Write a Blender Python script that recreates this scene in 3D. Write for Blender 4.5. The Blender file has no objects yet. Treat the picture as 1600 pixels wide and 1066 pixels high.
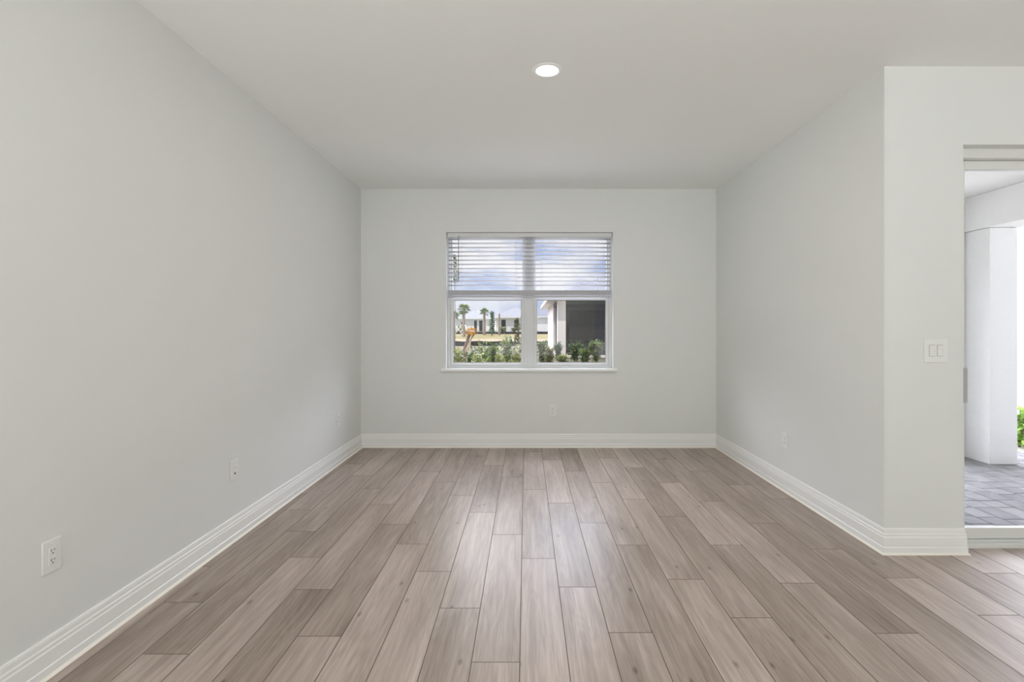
import bpy, bmesh, math, random
from mathutils import Vector, Matrix, noise

# ------------------------------------------------------------------ camera, sky, sun, lights, exposure
S = bpy.context.scene
COL = S.collection
F, CX, CY, EYE = 795.0, 822.0, 511.5, 1.33

cam_d = bpy.data.cameras.new('camera')
cam_d.sensor_width = 36.0
cam_d.sensor_fit = 'HORIZONTAL'
cam_d.lens = F / 1600 * 36
cam_d.shift_x = -(CX - 800) / 1600
cam_d.shift_y = -(533 - CY) / 1600
cam_d.clip_start = 0.05
cam_d.clip_end = 1000
cam = bpy.data.objects.new('camera', cam_d)
cam.location = (0, 0, EYE)
cam.rotation_euler = (math.radians(90), 0, 0)
COL.objects.link(cam)
S.camera = cam

S.view_settings.view_transform = 'Standard'
S.view_settings.look = 'None'
S.view_settings.gamma = 1.0
S.view_settings.use_curve_mapping = False
S.view_settings.exposure = 0.0
S.cycles.max_bounces = 16
S.cycles.diffuse_bounces = 8
S.cycles.glossy_bounces = 6
S.cycles.transparent_max_bounces = 24
S.cycles.sample_clamp_indirect = 4.0
S.cycles.use_denoising = True

SKY_STRENGTH = 1.0
SKY_BOOST = 12.5
SUN_STRENGTH = 3.0
BOUNCE_FILL = 132.0            # unseen fill lamp added to brighten the room, bounced off the ceiling
LOW_FILL = 178.0         # second added fill lamp, low behind the camera and aimed up
DOWNLIGHT = 14.0         # each recessed lamp

world = bpy.data.worlds.new('sky')
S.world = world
world.use_nodes = True
nt = world.node_tree
nt.nodes.clear()
def wn(t, **kw):
    n = nt.nodes.new(t)
    for k, v in kw.items():
        setattr(n, k, v)
    return n
out = wn('ShaderNodeOutputWorld')
bg = wn('ShaderNodeBackground')
bg.inputs['Strength'].default_value = SKY_STRENGTH
tc = wn('ShaderNodeTexCoord')
sep = wn('ShaderNodeSeparateXYZ')
nt.links.new(tc.outputs['Generated'], sep.inputs[0])
mapn = wn('ShaderNodeMapping')
mapn.inputs['Scale'].default_value = (3.2, 3.2, 9.0)
mapn.inputs['Location'].default_value = (0.35, 0.0, 0.2)
nt.links.new(tc.outputs['Generated'], mapn.inputs[0])
cl = wn('ShaderNodeTexNoise')
cl.inputs['Scale'].default_value = 2.0
cl.inputs['Detail'].default_value = 6
cl.inputs['Roughness'].default_value = 0.55
nt.links.new(mapn.outputs[0], cl.inputs['Vector'])
cr = wn('ShaderNodeValToRGB')
cr.color_ramp.elements[0].position = 0.38
cr.color_ramp.elements[1].position = 0.56
nt.links.new(cl.outputs['Fac'], cr.inputs[0])
grad = wn('ShaderNodeValToRGB')
e = grad.color_ramp.elements
e[0].position = 0.0; e[0].color = (0.50, 0.58, 0.82, 1)
e[1].position = 0.45; e[1].color = (0.40, 0.52, 0.86, 1)
nt.links.new(sep.outputs['Z'], grad.inputs[0])
mix = wn('ShaderNodeMix', data_type='RGBA')
mix.inputs['B'].default_value = (0.98, 0.96, 0.97, 1)
elev = wn('ShaderNodeMapRange')          # fewer clouds low over the horizon
elev.inputs['From Min'].default_value = 0.02; elev.inputs['From Max'].default_value = 0.09
elev.inputs['To Min'].default_value = 0.45; elev.inputs['To Max'].default_value = 1.0
nt.links.new(sep.outputs['Z'], elev.inputs['Value'])
cm = wn('ShaderNodeMath', operation='MULTIPLY')
nt.links.new(cr.outputs['Color'], cm.inputs[0]); nt.links.new(elev.outputs[0], cm.inputs[1])
nt.links.new(cm.outputs[0], mix.inputs['Factor'])
# added sky brightness above what the window shows, to push daylight indoors
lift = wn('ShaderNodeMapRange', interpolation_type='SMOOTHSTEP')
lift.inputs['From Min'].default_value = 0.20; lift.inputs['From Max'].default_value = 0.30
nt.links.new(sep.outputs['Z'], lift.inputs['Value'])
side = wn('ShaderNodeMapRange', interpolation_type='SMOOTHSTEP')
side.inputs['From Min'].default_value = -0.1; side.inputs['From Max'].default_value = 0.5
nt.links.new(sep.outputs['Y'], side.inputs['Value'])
boost = wn('ShaderNodeMath', operation='MULTIPLY')
nt.links.new(lift.outputs[0], boost.inputs[0]); nt.links.new(side.outputs[0], boost.inputs[1])
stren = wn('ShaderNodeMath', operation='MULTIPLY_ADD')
stren.inputs[1].default_value = SKY_BOOST; stren.inputs[2].default_value = SKY_STRENGTH
nt.links.new(boost.outputs[0], stren.inputs[0]); nt.links.new(stren.outputs[0], bg.inputs['Strength'])
nt.links.new(grad.outputs['Color'], mix.inputs['A'])
nt.links.new(mix.outputs['Result'], bg.inputs['Color'])
nt.links.new(bg.outputs[0], out.inputs[0])

sun_d = bpy.data.lights.new('sun', 'SUN')
sun_d.energy = SUN_STRENGTH
sun_d.angle = math.radians(0.6)
sun_d.color = (1.0, 0.95, 0.88)
sun = bpy.data.objects.new('sun', sun_d)
sun.rotation_euler = Vector((0.50, 0.46, -0.95)).to_track_quat('-Z', 'Y').to_euler()
sun.location = (-10, -10, 12)
COL.objects.link(sun)

def area(name, loc, direction, sx, sy, power, color=(1, 1, 1)):
    d = bpy.data.lights.new(name, 'AREA')
    d.shape = 'RECTANGLE'; d.size = sx; d.size_y = sy
    d.energy = power; d.color = color
    o = bpy.data.objects.new(name, d)
    o.location = loc
    o.rotation_euler = Vector(direction).to_track_quat('-Z', 'Y').to_euler()
    COL.objects.link(o)
    return o
REAR_WINDOWS = ((-0.95, 1.25, 0.35, 2.35), (2.35, 4.95, 0.35, 2.35))   # openings in the wall behind the photographer
area('bounce_fill', (0.0, -4.4, 1.2), (0, 0, 1), 0.6, 0.6, BOUNCE_FILL, (0.945, 0.98, 0.99))
area('low_fill', (-0.2, -2.4, 0.2), (0, 0.03, 1), 0.8, 0.8, LOW_FILL, (0.945, 0.98, 0.99))

# ------------------------------------------------------------------ helpers
PI = math.pi
def P(px, py, d):
    """world point seen at photograph pixel (px, py) at depth d"""
    return Vector(((px - CX) * d / F, d, EYE - (py - CY) * d / F))

def box(bm, x0, x1, y0, y1, z0, z1, mi=0):
    v = [bm.verts.new(c) for c in ((x0, y0, z0), (x1, y0, z0), (x1, y1, z0), (x0, y1, z0),
                                   (x0, y0, z1), (x1, y0, z1), (x1, y1, z1), (x0, y1, z1))]
    fs = []
    for idx in ((0, 3, 2, 1), (4, 5, 6, 7), (0, 1, 5, 4), (1, 2, 6, 5), (2, 3, 7, 6), (3, 0, 4, 7)):
        f = bm.faces.new([v[i] for i in idx]); f.material_index = mi; fs.append(f)
    return fs

def tube(bm, pts, radii, n=10, mi=0, cap=True):
    rings = []
    prev = None
    for i, p in enumerate(pts):
        p = Vector(p)
        a = Vector(pts[max(i - 1, 0)]); b = Vector(pts[min(i + 1, len(pts) - 1)])
        t = (b - a).normalized()
        ref = Vector((0, 0, 1)) if abs(t.z) < 0.9 else Vector((1, 0, 0))
        u = t.cross(ref).normalized(); w = t.cross(u).normalized()
        r = radii[i] if hasattr(radii, '__len__') else radii
        rings.append([bm.verts.new(p + (u * math.cos(2 * PI * k / n) + w * math.sin(2 * PI * k / n)) * r) for k in range(n)])
    for i in range(len(rings) - 1):
        for k in range(n):
            f = bm.faces.new((rings[i][k], rings[i][(k + 1) % n], rings[i + 1][(k + 1) % n], rings[i + 1][k]))
            f.material_index = mi; f.smooth = True
    if cap:
        bm.faces.new(rings[0]).material_index = mi
        bm.faces.new(list(reversed(rings[-1]))).material_index = mi

def lathe(bm, prof, n=48, mi=0, close=False):
    """profile of (radius, z) about the Z axis"""
    rings = []
    for r, z in prof:
        if r < 1e-6:
            rings.append([bm.verts.new((0, 0, z))])
        else:
            rings.append([bm.verts.new((r * math.cos(2 * PI * k / n), r * math.sin(2 * PI * k / n), z)) for k in range(n)])
    for i in range(len(rings) - 1):
        a, b = rings[i], rings[i + 1]
        if len(a) == len(b) == 1: continue
        for k in range(n):
            k2 = (k + 1) % n
            if len(a) == 1:
                vs = (a[0], b[k], b[k2])
            elif len(b) == 1:
                vs = (a[k], a[k2], b[0])
            else:
                vs = (a[k], a[k2], b[k2], b[k])
            f = bm.faces.new(vs); f.material_index = mi; f.smooth = True

def prism_run(bm, prof, path, mi=0):
    """sweep a closed profile [(out, z)] along path of 2-D points; each path point carries its mitred outward normal"""
    rings = []
    for (x, y, nx, ny) in path:
        rings.append([bm.verts.new((x + nx * o, y + ny * o, z)) for (o, z) in prof])
    m = len(prof)
    for i in range(len(rings) - 1):
        for k in range(m):
            f = bm.faces.new((rings[i][k], rings[i][(k + 1) % m], rings[i + 1][(k + 1) % m], rings[i + 1][k]))
            f.material_index = mi
    bm.faces.new(rings[0]).material_index = mi
    bm.faces.new(list(reversed(rings[-1]))).material_index = mi

def obj(name, bm, mats, parent=None, bevel=0.0, seg=2, loc=None, rot=None, recalc=True):
    if recalc:
        bmesh.ops.recalc_face_normals(bm, faces=bm.faces)
    me = bpy.data.meshes.new(name)
    bm.to_mesh(me); bm.free()
    for m in (mats if isinstance(mats, (list, tuple)) else [mats]):
        me.materials.append(m)
    o = bpy.data.objects.new(name, me)
    COL.objects.link(o)
    if parent: o.parent = parent
    if loc: o.location = loc
    if rot: o.rotation_euler = rot
    if bevel:
        b = o.modifiers.new('bevel', 'BEVEL'); b.width = bevel; b.segments = seg; b.limit_method = 'ANGLE'
    return o

def boxes(name, lst, mats, parent=None, bevel=0.0, seg=2, **kw):
    bm = bmesh.new()
    for b in lst: box(bm, *b)
    return obj(name, bm, mats, parent, bevel, seg, **kw)

def struct(o):
    o['kind'] = 'structure'; return o

def tag(o, label, cat, group=None, kind=None):
    o['label'] = label; o['category'] = cat
    if group: o['group'] = group
    if kind: o['kind'] = kind
    return o

def thing(name, label, cat, loc=(0, 0, 0), rotz=0.0, group=None):
    o = bpy.data.objects.new(name, None)
    o.empty_display_size = 0.1
    COL.objects.link(o)
    o.location = loc; o.rotation_euler = (0, 0, rotz)
    return tag(o, label, cat, group)

def copy_tree(o, parent=None):
    c = o.copy(); COL.objects.link(c)
    c.parent = parent
    for ch in list(o.children):
        copy_tree(ch, c)
    return c

# ------------------------------------------------------------------ materials
def mat(name, color, rough=0.5, spec=0.5, metallic=0.0, bump=None, var=None):
    m = bpy.data.materials.new(name); m.use_nodes = True
    n = m.node_tree.nodes; l = m.node_tree.links
    b = n['Principled BSDF']
    b.inputs['Base Color'].default_value = (*color, 1)
    b.inputs['Roughness'].default_value = rough
    b.inputs['Specular IOR Level'].default_value = spec
    b.inputs['Metallic'].default_value = metallic
    if var or bump:
        t = n.new('ShaderNodeTexCoord')
    if var:
        sc, amt = var
        ns = n.new('ShaderNodeTexNoise'); ns.inputs['Scale'].default_value = sc; ns.inputs['Detail'].default_value = 5
        l.new(t.outputs['Object'], ns.inputs['Vector'])
        r = n.new('ShaderNodeValToRGB')
        r.color_ramp.elements[0].position = 0.3; r.color_ramp.elements[1].position = 0.7
        r.color_ramp.elements[0].color = tuple(c * (1 - amt) for c in color) + (1,)
        r.color_ramp.elements[1].color = tuple(min(1, c * (1 + amt)) for c in color) + (1,)
        l.new(ns.outputs['Fac'], r.inputs[0]); l.new(r.outputs[0], b.inputs['Base Color'])
    if bump:
        sc, st, dist = bump
        ns2 = n.new('ShaderNodeTexNoise'); ns2.inputs['Scale'].default_value = sc; ns2.inputs['Detail'].default_value = 3
        l.new(t.outputs['Object'], ns2.inputs['Vector'])
        bp = n.new('ShaderNodeBump'); bp.inputs['Strength'].default_value = st; bp.inputs['Distance'].default_value = dist
        l.new(ns2.outputs['Fac'], bp.inputs['Height']); l.new(bp.outputs[0], b.inputs['Normal'])
    return m

M_WALL = mat('wall_paint', (0.755, 0.768, 0.753), 0.55, 0.3, bump=(90, 0.06, 0.002), var=(3.0, 0.006))
M_CEIL = mat('ceiling_paint', (0.85, 0.862, 0.84), 0.7, 0.2, bump=(70, 0.08, 0.002))
M_TRIM = mat('trim_paint', (0.87, 0.875, 0.86), 0.32, 0.5, bump=(25, 0.03, 0.001))
M_CAULK = mat('trim_caulk', (0.86, 0.82, 0.74), 0.5, 0.4)
M_VINYL = mat('white_vinyl', (0.68, 0.69, 0.69), 0.35, 0.5, bump=(40, 0.02, 0.001))
M_DOORV = mat('door_vinyl', (0.74, 0.745, 0.725), 0.35, 0.5, bump=(40, 0.02, 0.001))
M_PLATE = mat('plate_plastic', (0.80, 0.81, 0.795), 0.3, 0.5, bump=(200, 0.02, 0.0005))
M_GAP_SHADE = mat('rocker_gap_shade', (0.36, 0.36, 0.35), 0.5, 0.3, var=(60, 0.05))  # shade in the gap round each rocker, put into the colour
M_SLOT = mat('slot_dark', (0.03, 0.03, 0.03), 0.6, 0.3, var=(60, 0.3))
M_GRIP = mat('handle_grey', (0.44, 0.445, 0.44), 0.4, 0.5, bump=(150, 0.05, 0.0005))
M_SLAT = mat('blind_slat', (0.52, 0.52, 0.55), 0.45, 0.4, bump=(30, 0.03, 0.001))
M_WAND = mat('clear_grey_wand', (0.22, 0.22, 0.24), 0.25, 0.5, var=(40, 0.1))
M_CORD = mat('blind_cord', (0.75, 0.75, 0.75), 0.7, 0.2, bump=(400, 0.2, 0.0005))
M_SEAL = mat('gasket_grey', (0.12, 0.12, 0.12), 0.6, 0.3, var=(30, 0.2))
M_METAL = mat('screw_metal', (0.7, 0.7, 0.68), 0.35, 0.5, metallic=0.3, var=(80, 0.05))
M_STUCCO = mat('white_stucco', (0.82, 0.81, 0.79), 0.9, 0.1, bump=(120, 0.5, 0.006), var=(60, 0.03))
M_STUCCO_CEIL = mat('lanai_ceiling_paint', (0.82, 0.81, 0.78), 0.8, 0.1, bump=(60, 0.1, 0.003))
M_HWALL = mat('house_stucco', (0.90, 0.89, 0.87), 0.9, 0.1, bump=(30, 0.3, 0.01))
M_PINKST = mat('neighbour_stucco', (0.78, 0.73, 0.70), 0.9, 0.1, bump=(30, 0.3, 0.01))
M_ROOFT = mat('grey_roof_tile', (0.19, 0.19, 0.20), 0.8, 0.2, bump=(6, 0.4, 0.05), var=(2.0, 0.08))
M_ROOFD = mat('lilac_roof_tile', (0.13, 0.13, 0.15), 0.8, 0.2, bump=(6, 0.4, 0.05), var=(2.0, 0.08))
M_FASCIA = mat('white_fascia', (0.84, 0.84, 0.82), 0.5, 0.4, var=(2, 0.02))
M_DARKGL = mat('dark_window_glass', (0.03, 0.032, 0.038), 0.12, 0.5, var=(1, 0.2))
M_DARKFR = mat('bronze_frame', (0.06, 0.055, 0.05), 0.5, 0.4, var=(8, 0.15))
M_SILT = mat('black_silt_fabric', (0.045, 0.045, 0.05), 0.8, 0.1, bump=(3, 0.3, 0.03), var=(1.2, 0.3))
M_STAKE = mat('wood_stake', (0.42, 0.30, 0.22), 0.8, 0.2, var=(6, 0.2))
M_BARK = mat('palm_bark', (0.34, 0.29, 0.24), 0.9, 0.1, bump=(9, 0.8, 0.05), var=(5, 0.25))
M_BARKD = mat('dark_bark', (0.12, 0.09, 0.07), 0.9, 0.1, bump=(9, 0.8, 0.05), var=(6, 0.3))
M_STEM = mat('shrub_stem', (0.22, 0.15, 0.10), 0.9, 0.1, var=(12, 0.3))
M_BRACE = mat('brace_lumber', (0.72, 0.66, 0.58), 0.8, 0.2, var=(8, 0.1))
M_DRY = mat('dry_orange_leaf', (0.46, 0.24, 0.05), 0.8, 0.2, var=(9, 0.3))

def leaf_mat(name, c1, c2, sc=4.0):
    m = bpy.data.materials.new(name); m.use_nodes = True
    n = m.node_tree.nodes; l = m.node_tree.links
    b = n['Principled BSDF']; b.inputs['Roughness'].default_value = 0.5
    b.inputs['Specular IOR Level'].default_value = 0.35
    t = n.new('ShaderNodeTexCoord')
    ns = n.new('ShaderNodeTexNoise'); ns.inputs['Scale'].default_value = sc; ns.inputs['Detail'].default_value = 4
    l.new(t.outputs['Object'], ns.inputs['Vector'])
    r = n.new('ShaderNodeValToRGB')
    r.color_ramp.elements[0].position = 0.36; r.color_ramp.elements[1].position = 0.66
    r.color_ramp.elements[0].color = (*c1, 1); r.color_ramp.elements[1].color = (*c2, 1)
    l.new(ns.outputs['Fac'], r.inputs[0]); l.new(r.outputs[0], b.inputs['Base Color'])
    tr = n.new('ShaderNodeBsdfTranslucent'); l.new(r.outputs[0], tr.inputs['Color'])
    mx = n.new('ShaderNodeMixShader'); mx.inputs[0].default_value = 0.3
    l.new(b.outputs[0], mx.inputs[1]); l.new(tr.outputs[0], mx.inputs[2])
    l.new(mx.outputs[0], n['Material Output'].inputs['Surface'])
    return m
M_LEAF = leaf_mat('hedge_leaf', (0.050, 0.100, 0.014), (0.190, 0.225, 0.048))
M_LEAFD = leaf_mat('deep_green_leaf', (0.033, 0.074, 0.020), (0.098, 0.161, 0.045))
M_LEAFY = leaf_mat('yellow_green_leaf', (0.125, 0.150, 0.032), (0.300, 0.290, 0.090))
M_LEAFB = leaf_mat('bronze_green_leaf', (0.104, 0.093, 0.025), (0.221, 0.161, 0.055))
M_LEAFL = leaf_mat('lime_leaf', (0.22, 0.40, 0.06), (0.55, 0.72, 0.22), 9)
M_PALM = leaf_mat('palm_leaf', (0.078, 0.124, 0.025), (0.195, 0.236, 0.055), 1.5)
M_TREE = leaf_mat('blue_green_leaf', (0.026, 0.074, 0.035), (0.085, 0.161, 0.069), 1.5)

def glass_mat(name, tint=(0.97, 0.98, 0.98), ior=1.45):
    m = bpy.data.materials.new(name); m.use_nodes = True
    n = m.node_tree.nodes; l = m.node_tree.links
    n.remove(n['Principled BSDF'])
    tr = n.new('ShaderNodeBsdfTransparent'); tr.inputs['Color'].default_value = (*tint, 1)
    gl = n.new('ShaderNodeBsdfGlossy'); gl.inputs['Roughness'].default_value = 0.02
    lw = n.new('ShaderNodeLayerWeight')
    pw = n.new('ShaderNodeMath'); pw.operation = 'POWER'; pw.inputs[1].default_value = 5.0
    l.new(lw.outputs['Facing'], pw.inputs[0])
    fr = n.new('ShaderNodeMath'); fr.operation = 'MULTIPLY_ADD'; fr.inputs[1].default_value = 0.9; fr.inputs[2].default_value = 0.025
    l.new(pw.outputs[0], fr.inputs[0])
    mx = n.new('ShaderNodeMixShader')
    l.new(fr.outputs[0], mx.inputs[0]); l.new(tr.outputs[0], mx.inputs[1]); l.new(gl.outputs[0], mx.inputs[2])
    l.new(mx.outputs[0], n['Material Output'].inputs['Surface'])
    return m
M_GLASS = glass_mat('window_glass')

def screen_mat():
    m = bpy.data.materials.new('dark_insect_screen'); m.use_nodes = True
    n = m.node_tree.nodes; l = m.node_tree.links
    b = n['Principled BSDF']; b.inputs['Base Color'].default_value = (0.05, 0.047, 0.046, 1)
    b.inputs['Roughness'].default_value = 0.8
    tr = n.new('ShaderNodeBsdfTransparent')
    mx = n.new('ShaderNodeMixShader'); mx.inputs[0].default_value = 0.6
    l.new(tr.outputs[0], mx.inputs[1]); l.new(b.outputs[0], mx.inputs[2])
    l.new(mx.outputs[0], n['Material Output'].inputs['Surface'])
    return m
M_SCREEN = screen_mat()

def lamp_mat():
    m = bpy.data.materials.new('lit_lamp_lens'); m.use_nodes = True
    n = m.node_tree.nodes; l = m.node_tree.links
    b = n['Principled BSDF']
    b.inputs['Base Color'].default_value = (0.9, 0.9, 0.88, 1)
    b.inputs['Emission Color'].default_value = (1.0, 0.95, 0.86, 1)
    b.inputs['Emission Strength'].default_value = 2.2
    return m
M_LENS = lamp_mat()

def wood_mat():
    m = bpy.data.materials.new('greige_oak_plank'); m.use_nodes = True
    n = m.node_tree.nodes; l = m.node_tree.links
    b = n['Principled BSDF']
    tone = n.new('ShaderNodeAttribute'); tone.attribute_name = 'tone'
    seed = n.new('ShaderNodeAttribute'); seed.attribute_name = 'seed'
    t = n.new('ShaderNodeTexCoord')
    off = n.new('ShaderNodeVectorMath'); off.operation = 'SCALE'
    off.inputs[0].default_value = (37.1, 53.7, 11.3)
    l.new(seed.outputs['Fac'], off.inputs['Scale'])
    add = n.new('ShaderNodeVectorMath'); add.operation = 'ADD'
    l.new(t.outputs['Object'], add.inputs[0]); l.new(off.outputs[0], add.inputs[1])
    def noise_tex(scale, vec_scale, detail=4, rough=0.55, dist=0.0):
        mp = n.new('ShaderNodeMapping'); mp.inputs['Scale'].default_value = vec_scale
        l.new(add.outputs[0], mp.inputs[0])
        ns = n.new('ShaderNodeTexNoise'); ns.inputs['Scale'].default_value = scale
        ns.inputs['Detail'].default_value = detail; ns.inputs['Roughness'].default_value = rough
        ns.inputs['Distortion'].default_value = dist
        l.new(mp.outputs[0], ns.inputs['Vector'])
        return ns
    def math_(op, a, b_, c=None):
        k = n.new('ShaderNodeMath'); k.operation = op
        for i, v in enumerate((a, b_, c)):
            if v is None: continue
            if isinstance(v, (int, float)): k.inputs[i].default_value = v
            else: l.new(v, k.inputs[i])
        return k.outputs[0]
    broad = noise_tex(1.0, (6.0, 0.9, 1), 3, 0.5, 0.6)       # broad streaks along the plank
    fine = noise_tex(1.0, (130, 4.0, 1), 3, 0.6)             # fine pores
    mid = noise_tex(1.0, (42, 2.0, 1), 5, 0.62, 0.5)
    # cathedral rings: distance field stretched along the plank, warped
    mp = n.new('ShaderNodeMapping'); mp.inputs['Scale'].default_value = (9.0, 1.1, 1)
    l.new(add.outputs[0], mp.inputs[0])
    ring_n = n.new('ShaderNodeTexNoise'); ring_n.inputs['Scale'].default_value = 0.8; ring_n.inputs['Detail'].default_value = 2
    l.new(mp.outputs[0], ring_n.inputs['Vector'])
    rings = math_('SINE', math_('MULTIPLY', ring_n.outputs['Fac'], 95.0), 0)
    # knots
    mpk = n.new('ShaderNodeMapping'); mpk.inputs['Scale'].default_value = (6.0, 2.6, 1)
    l.new(add.outputs[0], mpk.inputs[0])
    vo = n.new('ShaderNodeTexVoronoi'); vo.inputs['Scale'].default_value = 1.0; vo.voronoi_dimensions = '2D'
    l.new(mpk.outputs[0], vo.inputs['Vector'])
    knot = n.new('ShaderNodeMapRange'); knot.inputs['From Min'].default_value = 0.01; knot.inputs['From Max'].default_value = 0.075
    knot.inputs['To Min'].default_value = 1.0; knot.inputs['To Max'].default_value = 0.0
    l.new(vo.outputs['Distance'], knot.inputs['Value'])
    kb = math_('GREATER_THAN', vo.outputs['Color'], 0.66)
    knotf = math_('MULTIPLY', knot.outputs[0], kb)
    v = math_('MULTIPLY_ADD', math_('SUBTRACT', broad.outputs['Fac'], 0.5), 0.90, tone.outputs['Fac'])
    v = math_('MULTIPLY_ADD', math_('SUBTRACT', mid.outputs['Fac'], 0.5), 0.80, v)
    v = math_('MULTIPLY_ADD', math_('SUBTRACT', fine.outputs['Fac'], 0.5), 0.42, v)
    v = math_('MULTIPLY_ADD', rings, 0.035, v)
    v = math_('MULTIPLY_ADD', knotf, -0.42, v)
    r = n.new('ShaderNodeValToRGB')
    els = r.color_ramp.elements
    els[0].position = 0.0; els[0].color = (0.132, 0.096, 0.074, 1)
    els[1].position = 1.0; els[1].color = (0.532, 0.447, 0.396, 1)
    k = els.new(0.35); k.color = (0.266, 0.209, 0.171, 1)
    k = els.new(0.68); k.color = (0.388, 0.316, 0.272, 1)
    l.new(v, r.inputs[0]); l.new(r.outputs[0], b.inputs['Base Color'])
    b.inputs['Roughness'].default_value = 0.37
    b.inputs['Specular IOR Level'].default_value = 0.36
    bp = n.new('ShaderNodeBump'); bp.inputs['Strength'].default_value = 0.12; bp.inputs['Distance'].default_value = 0.001
    l.new(fine.outputs['Fac'], bp.inputs['Height']); l.new(bp.outputs[0], b.inputs['Normal'])
    return m
M_WOOD = wood_mat()
M_GROOVE = mat('plank_groove', (0.16, 0.125, 0.10), 0.6, 0.2, var=(20, 0.1))

def paver_mat():
    m = bpy.data.materials.new('grey_paver'); m.use_nodes = True
    n = m.node_tree.nodes; l = m.node_tree.links
    b = n['Principled BSDF']; b.inputs['Roughness'].default_value = 0.85
    b.inputs['Specular IOR Level'].default_value = 0.2
    tone = n.new('ShaderNodeAttribute'); tone.attribute_name = 'tone'
    t = n.new('ShaderNodeTexCoord')
    ns = n.new('ShaderNodeTexNoise'); ns.inputs['Scale'].default_value = 9; ns.inputs['Detail'].default_value = 6
    l.new(t.outputs['Object'], ns.inputs['Vector'])
    a = n.new('ShaderNodeMath'); a.operation = 'MULTIPLY_ADD'; a.inputs[1].default_value = 0.8
    l.new(ns.outputs['Fac'], a.inputs[0]); l.new(tone.outputs['Fac'], a.inputs[2])
    r = n.new('ShaderNodeValToRGB')
    r.color_ramp.elements[0].position = 0.3; r.color_ramp.elements[1].position = 1.1
    r.color_ramp.elements[0].color = (0.14, 0.137, 0.14, 1); r.color_ramp.elements[1].color = (0.305, 0.292, 0.288, 1)
    l.new(a.outputs[0], r.inputs[0]); l.new(r.outputs[0], b.inputs['Base Color'])
    ns2 = n.new('ShaderNodeTexNoise'); ns2.inputs['Scale'].default_value = 90
    l.new(t.outputs['Object'], ns2.inputs['Vector'])
    bp = n.new('ShaderNodeBump'); bp.inputs['Strength'].default_value = 0.3; bp.inputs['Distance'].default_value = 0.004
    l.new(ns2.outputs['Fac'], bp.inputs['Height']); l.new(bp.outputs[0], b.inputs['Normal'])
    return m
M_PAVER = paver_mat()
M_SANDJ = mat('paver_joint_sand', (0.10, 0.097, 0.095), 0.95, 0.1, var=(30, 0.2))

def ground_mat():
    m = bpy.data.materials.new('yard_ground'); m.use_nodes = True
    n = m.node_tree.nodes; l = m.node_tree.links
    b = n['Principled BSDF']; b.inputs['Roughness'].default_value = 0.95
    b.inputs['Specular IOR Level'].default_value = 0.1
    t = n.new('ShaderNodeTexCoord'); sp = n.new('ShaderNodeSeparateXYZ')
    l.new(t.outputs['Object'], sp.inputs[0])
    ns = n.new('ShaderNodeTexNoise'); ns.inputs['Scale'].default_value = 0.5; ns.inputs['Detail'].default_value = 6
    l.new(t.outputs['Object'], ns.inputs['Vector'])
    yy = n.new('ShaderNodeMath'); yy.operation = 'MULTIPLY_ADD'; yy.inputs[1].default_value = 3.0
    l.new(ns.outputs['Fac'], yy.inputs[0]); l.new(sp.outputs['Y'], yy.inputs[2])
    mr = n.new('ShaderNodeMapRange'); mr.inputs['From Min'].default_value = 1.5; mr.inputs['From Max'].default_value = 101.5
    l.new(yy.outputs[0], mr.inputs['Value'])
    r = n.new('ShaderNodeValToRGB'); els = r.color_ramp.elements
    stops = [(0.0, (0.72, 0.69, 0.64)), (0.09, (0.70, 0.66, 0.60)), (0.12, (0.106, 0.082, 0.061)), (0.15, (0.139, 0.122, 0.082)), (0.40, (0.147, 0.118, 0.082)),  # first stops: unseen pale strip by the house, added to bounce daylight indoors
             (0.46, (0.122, 0.090, 0.065)), (0.485, (0.269, 0.204, 0.147)), (0.535, (0.253, 0.196, 0.122)), (0.55, (0.171, 0.139, 0.049)),
             (0.64, (0.188, 0.147, 0.057)), (0.68, (0.122, 0.102, 0.065)), (0.72, (0.110, 0.106, 0.073))]
    els[0].position, els[0].color = stops[0][0], (*stops[0][1], 1)
    els[1].position, els[1].color = stops[-1][0], (*stops[-1][1], 1)
    for p, c in stops[1:-1]:
        k = els.new(p); k.color = (*c, 1)
    l.new(mr.outputs[0], r.inputs[0])
    ns2 = n.new('ShaderNodeTexNoise'); ns2.inputs['Scale'].default_value = 7; ns2.inputs['Detail'].default_value = 8
    l.new(t.outputs['Object'], ns2.inputs['Vector'])
    hs = n.new('ShaderNodeHueSaturation')
    vr = n.new('ShaderNodeMapRange'); vr.inputs['To Min'].default_value = 0.45; vr.inputs['To Max'].default_value = 1.15
    l.new(ns2.outputs['Fac'], vr.inputs['Value']); l.new(vr.outputs[0], hs.inputs['Value'])
    l.new(r.outputs[0], hs.inputs['Color']); l.new(hs.outputs[0], b.inputs['Base Color'])
    return m
M_GROUND = ground_mat()

# ------------------------------------------------------------------ the room
XL, XR, YB, YF, H = -1.827, 2.105, 5.63, 2.99, 2.863
XFAR, YREAR = 6.0, -6.0
DX0, DX1, DZ = 2.569, 5.00, 2.404            # sliding door opening
WX0, WX1, WZ0, WZ1 = -0.885, 0.963, 0.866, 2.382   # window opening
T = 0.20

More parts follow.
